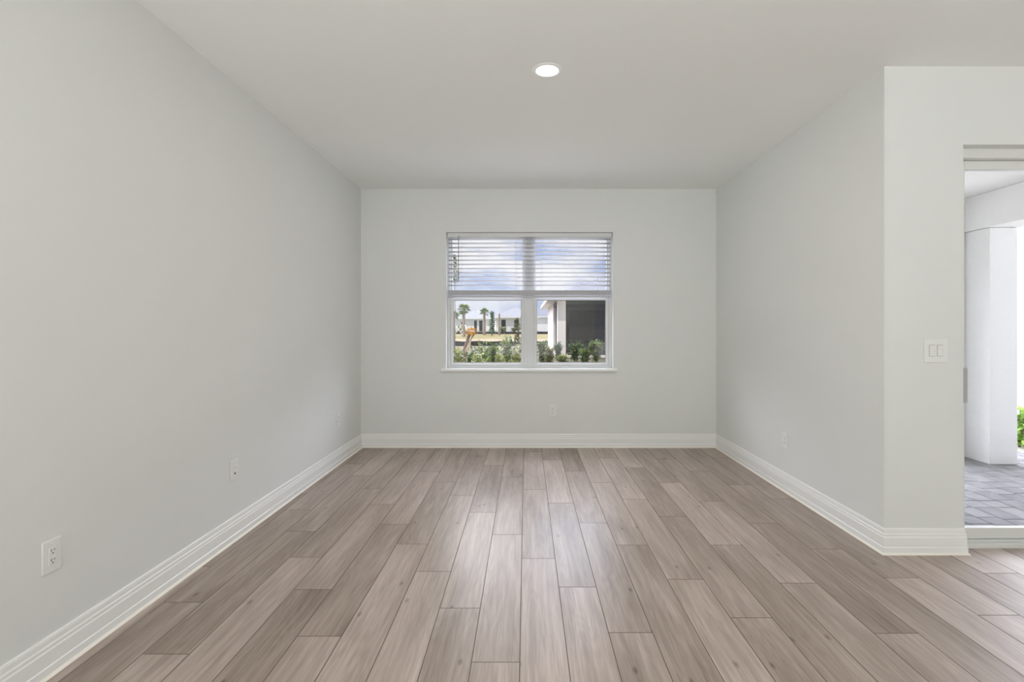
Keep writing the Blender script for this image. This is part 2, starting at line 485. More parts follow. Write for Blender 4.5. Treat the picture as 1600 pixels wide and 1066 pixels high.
struct(boxes('wall_left', [(XL - T, XL, YREAR, YB + T, 0, H)], M_WALL))
struct(boxes('wall_back', [(XL, WX0, YB, YB + T, 0, H), (WX1, XR + T, YB, YB + T, 0, H),
                           (WX0, WX1, YB, YB + T, 0, WZ0), (WX0, WX1, YB, YB + T, WZ1, H)], [M_WALL]))
struct(boxes('wall_right', [(XR, XR + T, YF + T, YB, 0, H)], M_WALL))
struct(boxes('wall_front', [(XR, DX0, YF, YF + T, 0, H), (DX1, XFAR, YF, YF + T, 0, H), (DX0, DX1, YF, YF + T, DZ, H)], M_WALL))
struct(boxes('wall_side', [(XFAR, XFAR + T, YREAR, YF + T, 0, H)], M_WALL))
rw = []
xs = XL - T
for (x0, x1, z0, z1) in REAR_WINDOWS:
    rw += [(xs, x0, YREAR - T, YREAR, 0, H), (x0, x1, YREAR - T, YREAR, 0, z0), (x0, x1, YREAR - T, YREAR, z1, H)]
    xs = x1
rw.append((xs, XFAR + T, YREAR - T, YREAR, 0, H))
struct(boxes('wall_rear', rw, M_WALL))
struct(boxes('ceiling', [(XL - T, XFAR + T, YREAR - T, YF + T, H, H + 0.15), (XL - T, XR + T, YF + T, YB + T, H, H + 0.15)], M_CEIL))
struct(boxes('roof', [(-2.7, 6.8, -6.8, 3.4, H + 0.16, H + 0.45), (-2.7, 5.6, 3.4, 6.25, H + 0.16, H + 0.45)], M_ROOFT))

# floor: oak-look planks laid towards the window, joints where the photograph has them
def build_floor():
    rng = random.Random(4)
    bm = bmesh.new()
    lt = bm.faces.layers.float.new('tone'); ls = bm.faces.layers.float.new('seed')
    W, X0, L = 0.192, -0.025, 1.245
    base = {-10: 2.826, -9: 2.46, -8: 2.07, -7: 2.94, -6: 2.58, -5: 2.19, -4: 3.12, -3: 2.77, -2: 2.408, -1: 2.02, 0: 2.925,
            1: 2.604, 2: 2.215, 3: 3.106, 4: 2.683, 5: 2.328, 6: 3.106, 7: 2.645, 8: 2.21, 9: 3.05, 10: 2.70, 11: 2.35,
            12: 3.1, 13: 2.75, 14: 2.4, 15: 2.0}
    tones = {(-1, 0): .60, (-1, -1): .68, (0, -1): .76, (0, 0): .60, (1, -1): .76, (1, 0): .63, (1, 1): .74, (-2, -1): .50, (-2, 0): .63,
             (-3, -1): .68, (-3, 0): .56, (-4, -1): .66, (-4, 0): .48, (-5, 0): .42, (-5, -1): .66, (-6, -1): .42, (-6, 0): .52,
             (-7, -1): .64, (-7, 0): .56, (-8, -1): .66, (-8, 0): .44, (-9, -1): .40, (-9, 0): .44, (-9, 1): .60, (-10, -1): .60, (-10, 0): .42,
             (2, 0): .58, (2, -1): .54, (2, 1): .62, (3, -1): .52, (3, 0): .66, (4, 0): .62, (4, -1): .68, (5, 0): .46, (5, -1): .42, (5, 1): .40,
             (6, -1): .46, (6, 0): .64, (6, -2): .62, (7, -1): .46, (7, 0): .62, (7, 1): .44, (8, 0): .42, (8, -1): .56, (8, 1): .50,
             (9, -1): .48, (9, 0): .46, (10, -1): .68, (10, 0): .44, (11, -1): .66, (11, 0): .60}
    g, bv, zb = 0.0007, 0.0013, -0.0016
    for r in range(-10, 32):
        xa, xb = X0 + r * W, X0 + (r + 1) * W
        xa2, xb2 = max(xa, XL), min(xb, XFAR)
        if xb2 - xa2 < 0.01: continue
        y_end = YB if xa < XR else 3.10
        b0 = base.get(r, 2.0 + rng.random() * L)
        for nn in range(-8, 4):
            ya, yb = b0 + nn * L, b0 + (nn + 1) * L
            ya2, yb2 = max(ya, YREAR), min(yb, y_end)
            if yb2 - ya2 < 0.01: continue
            tn = tones.get((r, nn), 0.42 + 0.30 * rng.random()) + rng.uniform(-0.02, 0.02) + (0.09 if r >= 4 else 0)
            sd = rng.random() * 7
            o = [(xa2 + g, ya2 + g), (xb2 - g, ya2 + g), (xb2 - g, yb2 - g), (xa2 + g, yb2 - g)]
            i = [(xa2 + g + bv, ya2 + g + bv), (xb2 - g - bv, ya2 + g + bv), (xb2 - g - bv, yb2 - g - bv), (xa2 + g + bv, yb2 - g - bv)]
            vo = [bm.verts.new((x, y, zb)) for x, y in o]; vi = [bm.verts.new((x, y, 0)) for x, y in i]
            fs = [bm.faces.new(vi)]
            for k in range(4):
                f = bm.faces.new((vo[k], vo[(k + 1) % 4], vi[(k + 1) % 4], vi[k])); f.material_index = 1; fs.append(f)
            for f in fs:
                f[lt] = tn; f[ls] = sd
    for f in box(bm, XL, XFAR, YREAR, 2.99, -0.15, zb, 1) + box(bm, XL, 2.2, 2.99, YB, -0.15, zb, 1) + box(bm, 2.2, XFAR, 2.99, 3.10, -0.15, zb, 1):
        f[lt] = .3
    return obj('floor', bm, [M_WOOD, M_GROOVE], recalc=False)
struct(build_floor())

# baseboards: stepped profile with a bead of caulk along the floor
PROF = [(0, 0.0), (0.0165, 0.0), (0.0165, 0.040), (0.0135, 0.044), (0.0135, 0.098), (0.011, 0.104),
        (0.011, 0.116), (0.0085, 0.121), (0.0075, 0.140), (0.005, 0.149), (0, 0.150)]
CAULK = [(0, 0.0), (0.026, 0.0), (0.0225, 0.006), (0.0165, 0.011), (0, 0.011)]
def baseboard(name, path, mirror=False):
    bm = bmesh.new()
    prism_run(bm, PROF, path)
    o = struct(obj(name, bm, M_TRIM, bevel=0.0012))
    bm = bmesh.new()
    prism_run(bm, CAULK, path)
    obj('caulk_bead', bm, M_CAULK, o)
    return o
baseboard('baseboard_left', [(XL, YREAR, 1, 0), (XL, YB, 1, -1)])
baseboard('baseboard_back', [(XL, YB, 1, -1), (XR, YB, -1, -1)])
baseboard('baseboard_right', [(XR, YB, -1, -1), (XR, YF, -1, -1)])
baseboard('baseboard_front', [(XR, YF, -1, -1), (DX0, YF, 1, -1), (DX0, YF + 0.06, 1, 0)])
baseboard('baseboard_side', [(DX1, YF + 0.06, -1, 0), (DX1, YF, -1, -1), (XFAR, YF, -1, -1), (XFAR, YREAR, -1, 0)])

# ------------------------------------------------------------------ window over the yard
w = thing('window_1', 'white twin single-hung window in the end wall', 'window', (0, 0, 0))
w['kind'] = 'structure'
fy0, fy1 = 5.715, 5.80
MX0, MX1 = -0.02, 0.085       # mullion
boxes('window_frame', [(WX0, WX0 + 0.032, fy0, fy1, WZ0 + .004, WZ1), (WX1 - 0.032, WX1, fy0, fy1, WZ0 + .004, WZ1),
                (WX0 + .032, WX1 - .032, fy0, fy1, WZ0 + .004, WZ0 + 0.03), (WX0 + .032, WX1 - .032, fy0, fy1, WZ1 - 0.03, WZ1),
                (MX0, MX1, fy0 - .006, fy1, WZ0 + .03, WZ1 - .03)], M_VINYL, w, bevel=0.003)
boxes('mullion_cover', [(MX0 + 0.03, MX1 - 0.03, fy0 - .014, fy0 - .0062, WZ0 + .03, WZ1 - .03)], M_VINYL, w, bevel=0.002)
for (x0, x1) in ((WX0 + 0.0325, MX0 - .0005), (MX1 + .0005, WX1 - 0.0325)):
    zl, zm, zt = WZ0 + 0.0305, 1.675, WZ1 - 0.0305
    s = 0.034
    sash = boxes('lower_sash', [(x0, x0 + s, fy0 + .008, fy0 + .040, zl, zm), (x1 - s, x1, fy0 + .008, fy0 + .040, zl, zm),
                     (x0 + s, x1 - s, fy0 + .008, fy0 + .040, zl, zl + .034), (x0 + s, x1 - s, fy0 + .008, fy0 + .040, zm - .040, zm)], M_VINYL, w, bevel=0.003)
    boxes('glazing_seal', [(x0 + s, x0 + s + .004, fy0 + .02, fy0 + .028, zl + .034, zm - .04), (x1 - s - .004, x1 - s, fy0 + .02, fy0 + .028, zl + .034, zm - .04),
                   (x0 + s + .004, x1 - s - .004, fy0 + .02, fy0 + .028, zl + .034, zl + .038), (x0 + s + .004, x1 - s - .004, fy0 + .02, fy0 + .028, zm - .044, zm - .04)], M_SEAL, sash)
    boxes('pane', [(x0 + s, x1 - s, fy0 + .022, fy0 + .026, zl + .034, zm - .040)], M_GLASS, sash)
    boxes('sash_lock', [((x0 + x1) / 2 - .03, (x0 + x1) / 2 + .03, fy0 + .012, fy0 + .034, zm, zm + .012)], M_VINYL, sash, bevel=0.003)
    s = 0.022
    up = boxes('upper_sash', [(x0, x0 + s, fy0 + .044, fy0 + .074, zm - .04, zt), (x1 - s, x1, fy0 + .044, fy0 + .074, zm - .04, zt),
                     (x0 + s, x1 - s, fy0 + .044, fy0 + .074, zm - .04, zm - .002), (x0 + s, x1 - s, fy0 + .044, fy0 + .074, zt - .022, zt)], M_VINYL, w, bevel=0.003)
    boxes('pane', [(x0 + s, x1 - s, fy0 + .056, fy0 + .06, zm - .002, zt - .022)], M_GLASS, up)
boxes('window_sill', [(-0.938, 1.008, YB - 0.032, YB, WZ0 - .024, WZ0 + .004), (WX0, WX1, YB, fy0 + .03, WZ0 - .001, WZ0 + .004)], M_TRIM, w, bevel=0.004)

# blind, half raised
bl = thing('window_blind', 'white horizontal slat blind half raised over the twin window', 'blind', (0, 5.672, WZ1))
bx0, bx1, by = -0.870, 0.947, 0.0
boxes('headrail', [(bx0, bx1, -.026, .026, -.05, -.004)], M_VINYL, bl, bevel=0.003)
def slat(bm, z, tilt, depth=0.05, th=0.0028, crown=0.003, n=5):
    rows_t, rows_b = [], []
    for k in range(n + 1):
        u = k / n - .5
        y = u * depth; zz = crown * (1 - 4 * u * u)
        c, s_ = math.cos(tilt), math.sin(tilt)
        for rows, dz in ((rows_t, th / 2), (rows_b, -th / 2)):
            a, b_ = y, zz + dz
            rows.append([bm.verts.new((x, a * c - b_ * s_, z + a * s_ + b_ * c)) for x in (bx0 + .003, bx1 - .003)])
    for rows, flip in ((rows_t, 0), (rows_b, 1)):
        for k in range(n):
            q = (rows[k][0], rows[k][1], rows[k + 1][1], rows[k + 1][0])
            f = bm.faces.new(q if not flip else tuple(reversed(q))); f.smooth = True
    for k in (0, n):
        bm.faces.new((rows_t[k][0], rows_t[k][1], rows_b[k][1], rows_b[k][0]))
    for e_ in (0, 1):
        bm.faces.new([r_[e_] for r_ in rows_t] + [r_[e_] for r_ in reversed(rows_b)])
bm = bmesh.new()
for k in range(12):
    slat(bm, 2.310 - WZ1 - k * 0.0468, math.radians(-10))
obj('slats', bm, M_SLAT, bl)
bm = bmesh.new()
for k in range(15):
    slat(bm, 1.739 - WZ1 - k * 0.0036, math.radians(0.6 * ((k * 7) % 3 - 1)))
obj('slat_stack', bm, M_SLAT, bl)
boxes('bottom_rail', [(bx0 + .003, bx1 - .003, -.025, .025, 1.661 - WZ1, 1.683 - WZ1)], M_SLAT, bl, bevel=0.004)
for px in (721, 806, 846, 934):
    x = (px - CX) * 5.65 / F
    bm = bmesh.new()
    for yy in (-.0265, .0265):
        tube(bm, [(x, yy, -.05), (x, yy, 1.683 - WZ1)], 0.0011, 6)
    obj('ladder_cord', bm, M_CORD, bl)
bm = bmesh.new()
xw = (716 - CX) * 5.62 / F
tube(bm, [(xw, -.034, -.035), (xw, -.036, -.06), (xw, -.036, -.50)], [.003, .0042, .0042], 6)
tube(bm, [(xw, -.036, -.50), (xw, -.036, -.506), (xw, -.036, -.535), (xw, -.036, -.54)], [.0045, .006, .006, .004], 8)
obj('tilt_wand', bm, M_WAND, bl)
bm = bmesh.new()
tube(bm, [(xw, -.026, -.03), (xw, -.037, -.03), (xw, -.037, -.04)], .002, 6)
obj('wand_hook', bm, M_METAL, bl)

# ------------------------------------------------------------------ sliding glass door to the lanai
d = thing('door_1', 'white sliding glass door to the paved lanai', 'door', (0, 0, 0))
d['kind'] = 'structure'
ya, yb = 3.055, 3.185
boxes('door_frame', [(DX0, DX0 + .035, ya, yb, 0, DZ), (DX1 - .035, DX1, ya, yb, 0, DZ), (DX0 + .035, DX1 - .035, ya, yb, DZ - .058, DZ)], M_DOORV, d, bevel=0.003)
tr = boxes('door_track', [(DX0 + .035, DX1 - .035, ya, yb, 0, .014), (DX0 + .035, DX1 - .035, ya, ya + .012, .014, .030),
                     (DX0 + .035, DX1 - .035, ya + .030, ya + .040, .014, .040), (DX0 + .035, DX1 - .035, ya + .086, ya + .096, .014, .040)], M_DOORV, d, bevel=0.002)
def panel(x0, x1, y0, y1):
    s = 0.067
    zb_, zt = 0.042, DZ - .060
    p = boxes('door_panel', [(x0, x0 + s, y0, y1, zb_, zt), (x1 - s, x1, y0, y1, zb_, zt),
                        (x0 + s, x1 - s, y0, y1, zb_, zb_ + .066), (x0 + s, x1 - s, y0, y1, zt - .052, zt)], M_DOORV, d, bevel=0.003)
    boxes('pane', [(x0 + s, x1 - s, (y0 + y1) / 2 - .004, (y0 + y1) / 2 + .004, zb_ + .066, zt - .052)], M_GLASS, p)
    return p
p1 = panel(DX0 + .036, 3.82, ya + .044, ya + .082)
panel(3.75, DX1 - .036, ya + .098, ya + .128)
hb = bmesh.new()
box(hb, 2.620, 2.668, ya + .018, ya + .043, .873, 1.083)
obj('door_handle', hb, M_GRIP, p1, bevel=0.004)

# ------------------------------------------------------------------ recessed lamps
def downlight(label, loc, lit=DOWNLIGHT, group=None):
    t = thing('ceiling_downlight', label, 'ceiling light', loc, 0, group)
    bm = bmesh.new()
    lathe(bm, [(0.068, 0.0), (0.068, -0.004), (0.071, -0.0055), (0.084, -0.0045), (0.0905, -0.002), (0.0915, 0.0)])
    obj('trim_ring', bm, M_TRIM, t)
    bm = bmesh.new()
    lathe(bm, [(0.0, -0.0048), (0.04, -0.0046), (0.0675, -0.0025), (0.0675, -0.0002), (0.0, -0.0002)])
    obj('lens', bm, M_LENS, t)
    ld = bpy.data.lights.new('lamp', 'AREA'); ld.shape = 'DISK'; ld.size = 0.13; ld.energy = lit; ld.color = (1.0, 0.95, 0.88)
    lo = bpy.data.objects.new('lamp', ld); COL.objects.link(lo); lo.parent = t; lo.location = (0, 0, -0.0075)
    return t
c0 = P(855, 110, 3.035)
downlight('lit round recessed ceiling lamp with white trim ring', (c0.x, c0.y, H))

# ------------------------------------------------------------------ outlets and switch
def plate(t, w_, h_):
    bm = bmesh.new()
    box(bm, -w_ / 2, w_ / 2, -.0065, 0, -h_ / 2, h_ / 2)
    return obj('faceplate', bm, M_PLATE, t, bevel=0.003, seg=3)
def screw(t, x, z):
    bm = bmesh.new(); lathe(bm, [(0, .0012), (.002, .0011), (.0032, 0), (0, 0)], 16)
    return obj('screw', bm, M_PLATE, t, loc=(x, -.0064, z), rot=(PI / 2, 0, 0))
def outlet(label, loc, rotz, w_=0.079, h_=0.125):
    t = thing('wall_outlet', label, 'outlet', loc, rotz, 'duplex wall outlets')
    plate(t, w_, h_)
    bm = bmesh.new(); box(bm, -.0166, .0166, -.0082, -.006, -.0335, .0335)
    obj('outlet_insert', bm, M_PLATE, t, bevel=0.0012)
    for zc in (0.0185, -0.0185):
        bm = bmesh.new()
        box(bm, -.0140, .0140, -.0092, -.0080, zc - .0140, zc + .0140)
        r_ = obj('receptacle', bm, M_PLATE, t, bevel=0.0008)
        bm = bmesh.new()
        box(bm, -.0078, -.0054, -.0096, -.0090, zc - .0005, zc + .0085)
        box(bm, .0054, .0074, -.0096, -.0090, zc + .0005, zc + .0078)
        pts = [(.0027 * math.cos(a), .0027 * math.sin(a)) for a in [k * 2 * PI / 14 for k in range(14)]]
        va = [bm.verts.new((x, -.0096, zc - .0075 + z)) for x, z in pts]; vb = [bm.verts.new((x, -.0090, zc - .0075 + z)) for x, z in pts]
        bm.faces.new(va); bm.faces.new(list(reversed(vb)))
        for k in range(14): bm.faces.new((va[k], va[(k + 1) % 14], vb[(k + 1) % 14], vb[k]))
        obj('slots', bm, M_SLOT, r_)
    screw(t, 0, .0475); screw(t, 0, -.0475)
    return t
outlet('white duplex outlet with dark slots, on the long blank wall nearest the viewer', (XL, 1.955, .452), PI / 2)
outlet('white duplex outlet on the long blank wall, beside the window-wall corner', (XL, 4.94, .436), PI / 2)
outlet('white duplex outlet low on the wall under the window', (.294, YB, .409), 0)
outlet('white duplex outlet on the short wall that ends at the switch corner', (XR, 4.13, .413), -PI / 2)
# cable and data plate
t = thing('cable_plate', 'white wall plate with a small cable jack above a dark data port', 'outlet', (XL, 3.18, .436), PI / 2)
plate(t, .079, .125)
bm = bmesh.new(); lathe(bm, [(0, .009), (.0018, .009), (.0022, .0085), (.0046, .0085), (.0046, .0015), (.0062, .0012), (.0062, 0), (0, 0)], 20)
obj('cable_jack', bm, M_METAL, t, loc=(0, -.0064, .021), rot=(PI / 2, 0, 0))
bm = bmesh.new(); box(bm, -.0090, .0090, -.0080, -.006, -.029, -.010)
kj = obj('data_port', bm, M_PLATE, t, bevel=.0008)
bm = bmesh.new(); box(bm, -.0066, .0066, -.0085, -.0078, -.0235, -.0135); box(bm, -.0035, .0035, -.0085, -.0078, -.0262, -.0235)
obj('port_opening', bm, M_SLOT, kj)
screw(t, 0, .0475); screw(t, 0, -.0475)
# switch
t = thing('light_switch', 'white double rocker light switch beside the sliding glass door', 'light switch', (2.404, YF, 1.193), 0)
plate(t, .136, .140)
for xc in (-.0235, .0235):
    bm = bmesh.new()
    box(bm, xc - .0180, xc + .0180, -.0072, -.006, -.0345, .0345)
    fr = obj('rocker_frame', bm, M_GAP_SHADE, t, bevel=.0006)
    bm = bmesh.new()
    v0 = [(-.0155, -.0320), (.0155, -.0320), (.0155, .0320), (-.0155, .0320)]
    prof = [(-.0320, -.0095), (0.0, -.0085), (.0320, -.0128)]
    A = [[bm.verts.new((xc + sx * .0155, y, z)) for z, y in prof] for sx in (-1, 1)]
    B = [[bm.verts.new((xc + sx * .0155, -.0065, z)) for z, y in prof] for sx in (-1, 1)]
    for k in (0, 1):
        bm.faces.new((A[0][k], A[1][k], A[1][k + 1], A[0][k + 1]))
        for s_ in (0, 1):
            bm.faces.new((A[s_][k], A[s_][k + 1], B[s_][k + 1], B[s_][k]))
    for k in (0, 2):
        bm.faces.new((A[0][k], A[1][k], B[1][k], B[0][k]))
    obj('rocker', bm, M_PLATE, fr)
    for z in (.0485, -.0485): screw(t, xc, z)

# ------------------------------------------------------------------ lanai
PZ = -0.10
def build_pavers():
    rng = random.Random(11)
    bm = bmesh.new(); lt = bm.faces.layers.float.new('tone')
    W = 0.163; x = 3.552 - 8 * W; g = 0.0035; b = 0.004
    while x < 5.55:
        y = 3.20 + rng.random() * .1 - .1
        while y < 6.6:
            L = rng.choice((.16, .16, .212, .25))
            y0, y1 = max(y, 3.20), min(y + L, 6.6)
            y += L
            if y1 - y0 < .03: continue
            tn = rng.uniform(.10, .42)
            x0, x1 = max(x, 2.31), x + W
            if x1 < 2.35: continue
            o = [(x0 + g, y0 + g), (x1 - g, y0 + g), (x1 - g, y1 - g), (x0 + g, y1 - g)]
            i = [(x0 + g + b, y0 + g + b), (x1 - g - b, y0 + g + b), (x1 - g - b, y1 - g - b), (x0 + g + b, y1 - g - b)]
            zv = PZ + rng.uniform(-.001, .001)
            vb = [bm.verts.new((a, c, PZ - .02)) for a, c in o]; vo = [bm.verts.new((a, c, zv - .003)) for a, c in o]; vi = [bm.verts.new((a, c, zv)) for a, c in i]
            fs = [bm.faces.new(vi)]
            for k in range(4):
                fs.append(bm.faces.new((vo[k], vo[(k + 1) % 4], vi[(k + 1) % 4], vi[k])))
                fs.append(bm.faces.new((vb[k], vb[(k + 1) % 4], vo[(k + 1) % 4], vo[k])))
            for f in fs: f[lt] = tn
        x += W
    box(bm, 2.306, 5.62, 3.195, 6.6, -.30, PZ - .007, 1)
    return obj('paver_floor', bm, [M_PAVER, M_SANDJ])
struct(build_pavers())
struct(boxes('lanai_column', [(4.83, 5.12, 5.30, 5.80, PZ, 2.370)], M_STUCCO, bevel=0.006))
struct(boxes('lanai_beam', [(4.80, 5.15, 3.195, 5.83, 2.373, 2.738), (2.31, 4.80, 5.56, 5.83, 2.373, 2.738)], M_STUCCO, bevel=0.006))
struct(boxes('lanai_light_block', [(4.34, 4.80, 5.58, 5.80, PZ, 2.370)], M_STUCCO))  # unseen panel added to cut the daylight on the column's side
struct(boxes('lanai_ceiling', [(2.31, 5.15, 3.195, 5.83, 2.74, 2.80)], M_STUCCO_CEIL))
struct(boxes('door_threshold', [(DX0, DX1, 3.105, 3.195, -.15, -.001)], M_DOORV))

# ------------------------------------------------------------------ the yard
def build_ground():
    bm = bmesh.new()
    prof = [(-40, -.25), (5.9, -.25), (12, -.25), (20, -.25), (30, -.25), (40, -.25), (44, -.25), (48, -.12), (52, 0.0), (58, .20), (66, .45), (80, .5), (120, .6), (300, .8)]
    xs_ = [-200, -90, -40, -20, -8, 0, 8, 20, 40, 90, 200]
    g = [[bm.verts.new((x, y, z)) for x in xs_] for y, z in prof]
    for i in range(len(prof) - 1):
        for j in range(len(xs_) - 1):
            # the house stands on its own slab
            bm.faces.new((g[i][j], g[i][j + 1], g[i + 1][j + 1], g[i + 1][j]))
    return obj('ground', bm, M_GROUND)
struct(build_ground())
def gz(y):
    prof = [(-40, -.25), (44, -.25), (48, -.12), (52, 0.0), (58, .20), (66, .45), (80, .5), (120, .6), (300, .8)]
    for (a, za), (b, zb_) in zip(prof, prof[1:]):
        if a <= y <= b: return za + (zb_ - za) * (y - a) / (b - a)
    return 0

def leaf(bm, p, d_, up, L, Wd, mi=0):
    d_ = d_.normalized(); s_ = d_.cross(up)
    if s_.length < 1e-4: s_ = d_.cross(Vector((1, 0, 0)))
    s_.normalize(); nrm = s_.cross(d_)
    a = bm.verts.new(p); b = bm.verts.new(p + d_ * L * .45 + s_ * Wd / 2 + nrm * L * .05)
    c = bm.verts.new(p + d_ * L - nrm * L * .10); e_ = bm.verts.new(p + d_ * L * .45 - s_ * Wd / 2 + nrm * L * .05)
    m_ = bm.verts.new(p + d_ * L * .5 - nrm * L * .02)
    for q in ((a, b, m_), (b, c, m_), (c, e_, m_), (e_, a, m_)):
        f = bm.faces.new(q); f.material_index = mi

def rvec(r):
    while True:
        v = Vector((r.uniform(-1, 1), r.uniform(-1, 1), r.uniform(-1, 1)))
        if 0.05 < v.length < 1: return v.normalized()

def shrub(label, px, y, top_px, width_px, mats, seed, L=.11, n=420, group='hedge shrubs outside the window', base_z=None):
    r = random.Random(seed)
    z0 = gz(y) if base_z is None else base_z
    X = (px - CX) * y / F
    top = EYE - (top_px - CY) * y / F
    h = max(top - z0, .2); wd = width_px * y / F / 2 * (1.2 if y < 15 else 1.0)
    t = thing('shrub', label, 'shrub', (X, y, z0), 0, group)
    bm = bmesh.new()
    tips = []
    for k in range(7):
        a = k * 2 * PI / 7 + r.random(); rr = wd * r.uniform(.2, .75); hh = h * r.uniform(.7, .98)
        p1 = Vector((math.cos(a) * rr * .3, math.sin(a) * rr * .3, hh * .4)); p2 = Vector((math.cos(a) * rr, math.sin(a) * rr, hh))
        tube(bm, [(0, 0, 0), p1, p2], [.012, .009, .004], 5)
        tips.append((p1, p2))
    obj('stems', bm, M_STEM, t)
    bm = bmesh.new()
    for k in range(n):
        p1, p2 = tips[k % 7]
        u = r.random() ** .6
        p = p1.lerp(p2, (u - .4) / .6) if u > .4 else Vector((p1.x * 1.6, p1.y * 1.6, p1.z * u / .4))
        p = p + Vector((r.gauss(0, wd * .26), r.gauss(0, wd * .26), r.gauss(0, h * .07)))
        p.z = min(max(p.z, .04), h * 1.02)
        d_ = (rvec(r) + Vector((p.x, p.y, 0)) * (1.0 / max(wd, .1)) * .6 + Vector((0, 0, .35)))
        leaf(bm, p, d_, Vector((0, 0, 1)), L * r.uniform(.6, 1.15), L * .48, 0 if r.random() < .68 else 1)
    obj('foliage', bm, mats, t)
    return t
G1, G2, GY, GB = [M_LEAF, M_LEAFD], [M_LEAFD, M_LEAF], [M_LEAFY, M_LEAF], [M_LEAFB, M_LEAF]
HEDGE = [  # px, depth, top px, width px, mats, label
    (707, 11.0, 543, 22, GB, 'bronze-green shrub at the outer edge of the pane with palms'),
    (717, 10.2, 549, 18, GY, 'low pale yellow-green shrub at the foot of the leaning forked stem'),
    (739, 11.5, 540, 20, G2, 'deep green rounded shrub right behind the leaning forked stem'),
    (757, 11.0, 537, 22, G1, 'mid-green bushy shrub in the middle of the pane with palms'),
    (748, 9.6, 552, 20, GY, 'pale yellow-green low shrub in front of the mid-green hedge'),
    (771, 12.9, 540, 19, G2, 'deep green shrub between the mid-green one and the tall yellowish one'),
    (783, 9.8, 545, 14, GY, 'yellowish upright shrub before the tall bushy greenery by the mullion'),
    (793, 12.0, 527, 22, G1, 'tallest mid-green hedge shrub, beside the window mullion'),
    (806, 10.6, 536, 18, GY, 'yellow-green shrub touching the mullion side of the pane with palms'),
    (848, 20.0, 535, 20, G1, 'green shrub beside the mullion, before the far white wall'),
    (858, 18.5, 544, 18, GB, 'bronze-green shrub in front of the rear screened bay'),
    (872, 24.6, 536, 13, G2, 'slim dark green shrub at the foot of the white column'),
    (880, 19.0, 556, 14, GY, 'low yellow-green shrub below the white column'),
    (898, 23.5, 534, 19, G2, 'dark green rounded shrub in front of the dark screen, next to the column'),
    (914, 22.5, 546, 15, G1, 'small thin shrub between the two taller shrubs before the dark screen'),
    (931, 23.0, 533, 22, G1, 'tall green shrub in front of the dark screen, far from the column'),
]
for i, (px, y, tp, wp, ms, lab) in enumerate(HEDGE):
    shrub(lab, px, y, tp, wp, ms, 100 + i, L=.10 if y < 15 else .14, n=1000 if y < 15 else 800)

# leaning forked stem with a dry tuft
t = thing('leaning_stem', 'leaning forked brown stem topped by an orange-brown dry tuft, among hedge shrubs', 'dead plant', (0, 0, 0))
y = 10.8
b0 = P(722, 590, y); b0.z = gz(y)
f0 = P(725, 551, y)
bm = bmesh.new()
tube(bm, [b0, f0, P(733, 523, y)], [.055, .05, .030], 8)
obj('trunk', bm, M_BARKD, t)
bm = bmesh.new()
tube(bm, [f0 + Vector((.01, 0, 0)), P(732, 540, y), P(740, 522, y)], [.045, .036, .028], 8)
obj('fork', bm, M_STAKE, t)
bm = bmesh.new(); r = random.Random(5)
cc = P(736.5, 518, y)
for k in range(170):
    v = rvec(r); p = cc + Vector((v.x * .085, v.y * .08, v.z * .035))
    leaf(bm, p, v + Vector((0, 0, -.2)), Vector((0, 0, 1)), .07, .03)
obj('dry_leaves', bm, M_DRY, t)

# palms
def palm(label, px, crown_py, y, crown_r_px, trunk_w_px, seed, fronds=26, braces=False):
    r = random.Random(seed)
    X = (px - CX) * y / F; z0 = gz(y); top = EYE - (crown_py - CY) * y / F - z0
    R = 1.15 * crown_r_px * y / F; tw = trunk_w_px * y / F / 2
    t = thing('palm_tree', label, 'palm tree', (X, y, z0), r.random() * 6, 'young palms in front of the far houses')
    bm = bmesh.new()
    n_ = 14
    tube(bm, [(0.02 * math.sin(k), 0, top * k / n_) for k in range(n_ + 1)], [tw * (1.12 - .28 * k / n_ + (.10 if k % 2 else -.04)) for k in range(n_ + 1)], 9)
    obj('trunk', bm, M_BARK, t)
    if fronds:
        bm = bmesh.new()
        for k in range(fronds):
            a = k * 2.399 + r.random() * .3; el = math.radians(r.uniform(-35, 80))
            d_ = Vector((math.cos(a) * math.cos(el), math.sin(a) * math.cos(el), math.sin(el)))
            base = Vector((0, 0, top)); mid_ = base + d_ * R * .5
            tube(bm, [base, mid_], [.02, .012], 4)
            side = d_.cross(Vector((0, 0, 1)))
            if side.length < .05: side = Vector((1, 0, 0))
            side.normalize(); up = side.cross(d_)
            for j in range(11):
                th = math.radians(-80 + 16 * j)
                dd = d_ * math.cos(th) + side * math.sin(th) + up * -.15 + Vector((0, 0, -.18))
                leaf(bm, mid_, dd, up, R * .62 * (1 - .25 * abs(j - 5) / 5), R * .10)
        obj('crown', bm, M_PALM, t)
    if braces:
        for k in range(3):
            a = k * 2 * PI / 3 + .4
            bm = bmesh.new()
            tube(bm, [(tw * math.cos(a), tw * math.sin(a), 1.35), (1.25 * math.cos(a), 1.25 * math.sin(a), 0.0)], .05, 6)
            obj('brace', bm, M_BRACE, t)
    return t
palm('tall fan palm with a full round crown over the white gabled house', 724.8, 485, 60, 10.0, 5.0, 1, 34, True)
palm('smaller fan palm at the window frame beside the tallest palm', 709.0, 494, 58, 8.5, 4.5, 2, 28, True)
palm('fan palm with a small crown beside the blue-green slim tree', 756.8, 489, 64, 7.6, 4.3, 3, 24)
palm('bare grey palm trunk without fronds between slim tree and dark doorway', 780.2, 490, 64, 7.0, 3.6, 4, 0)

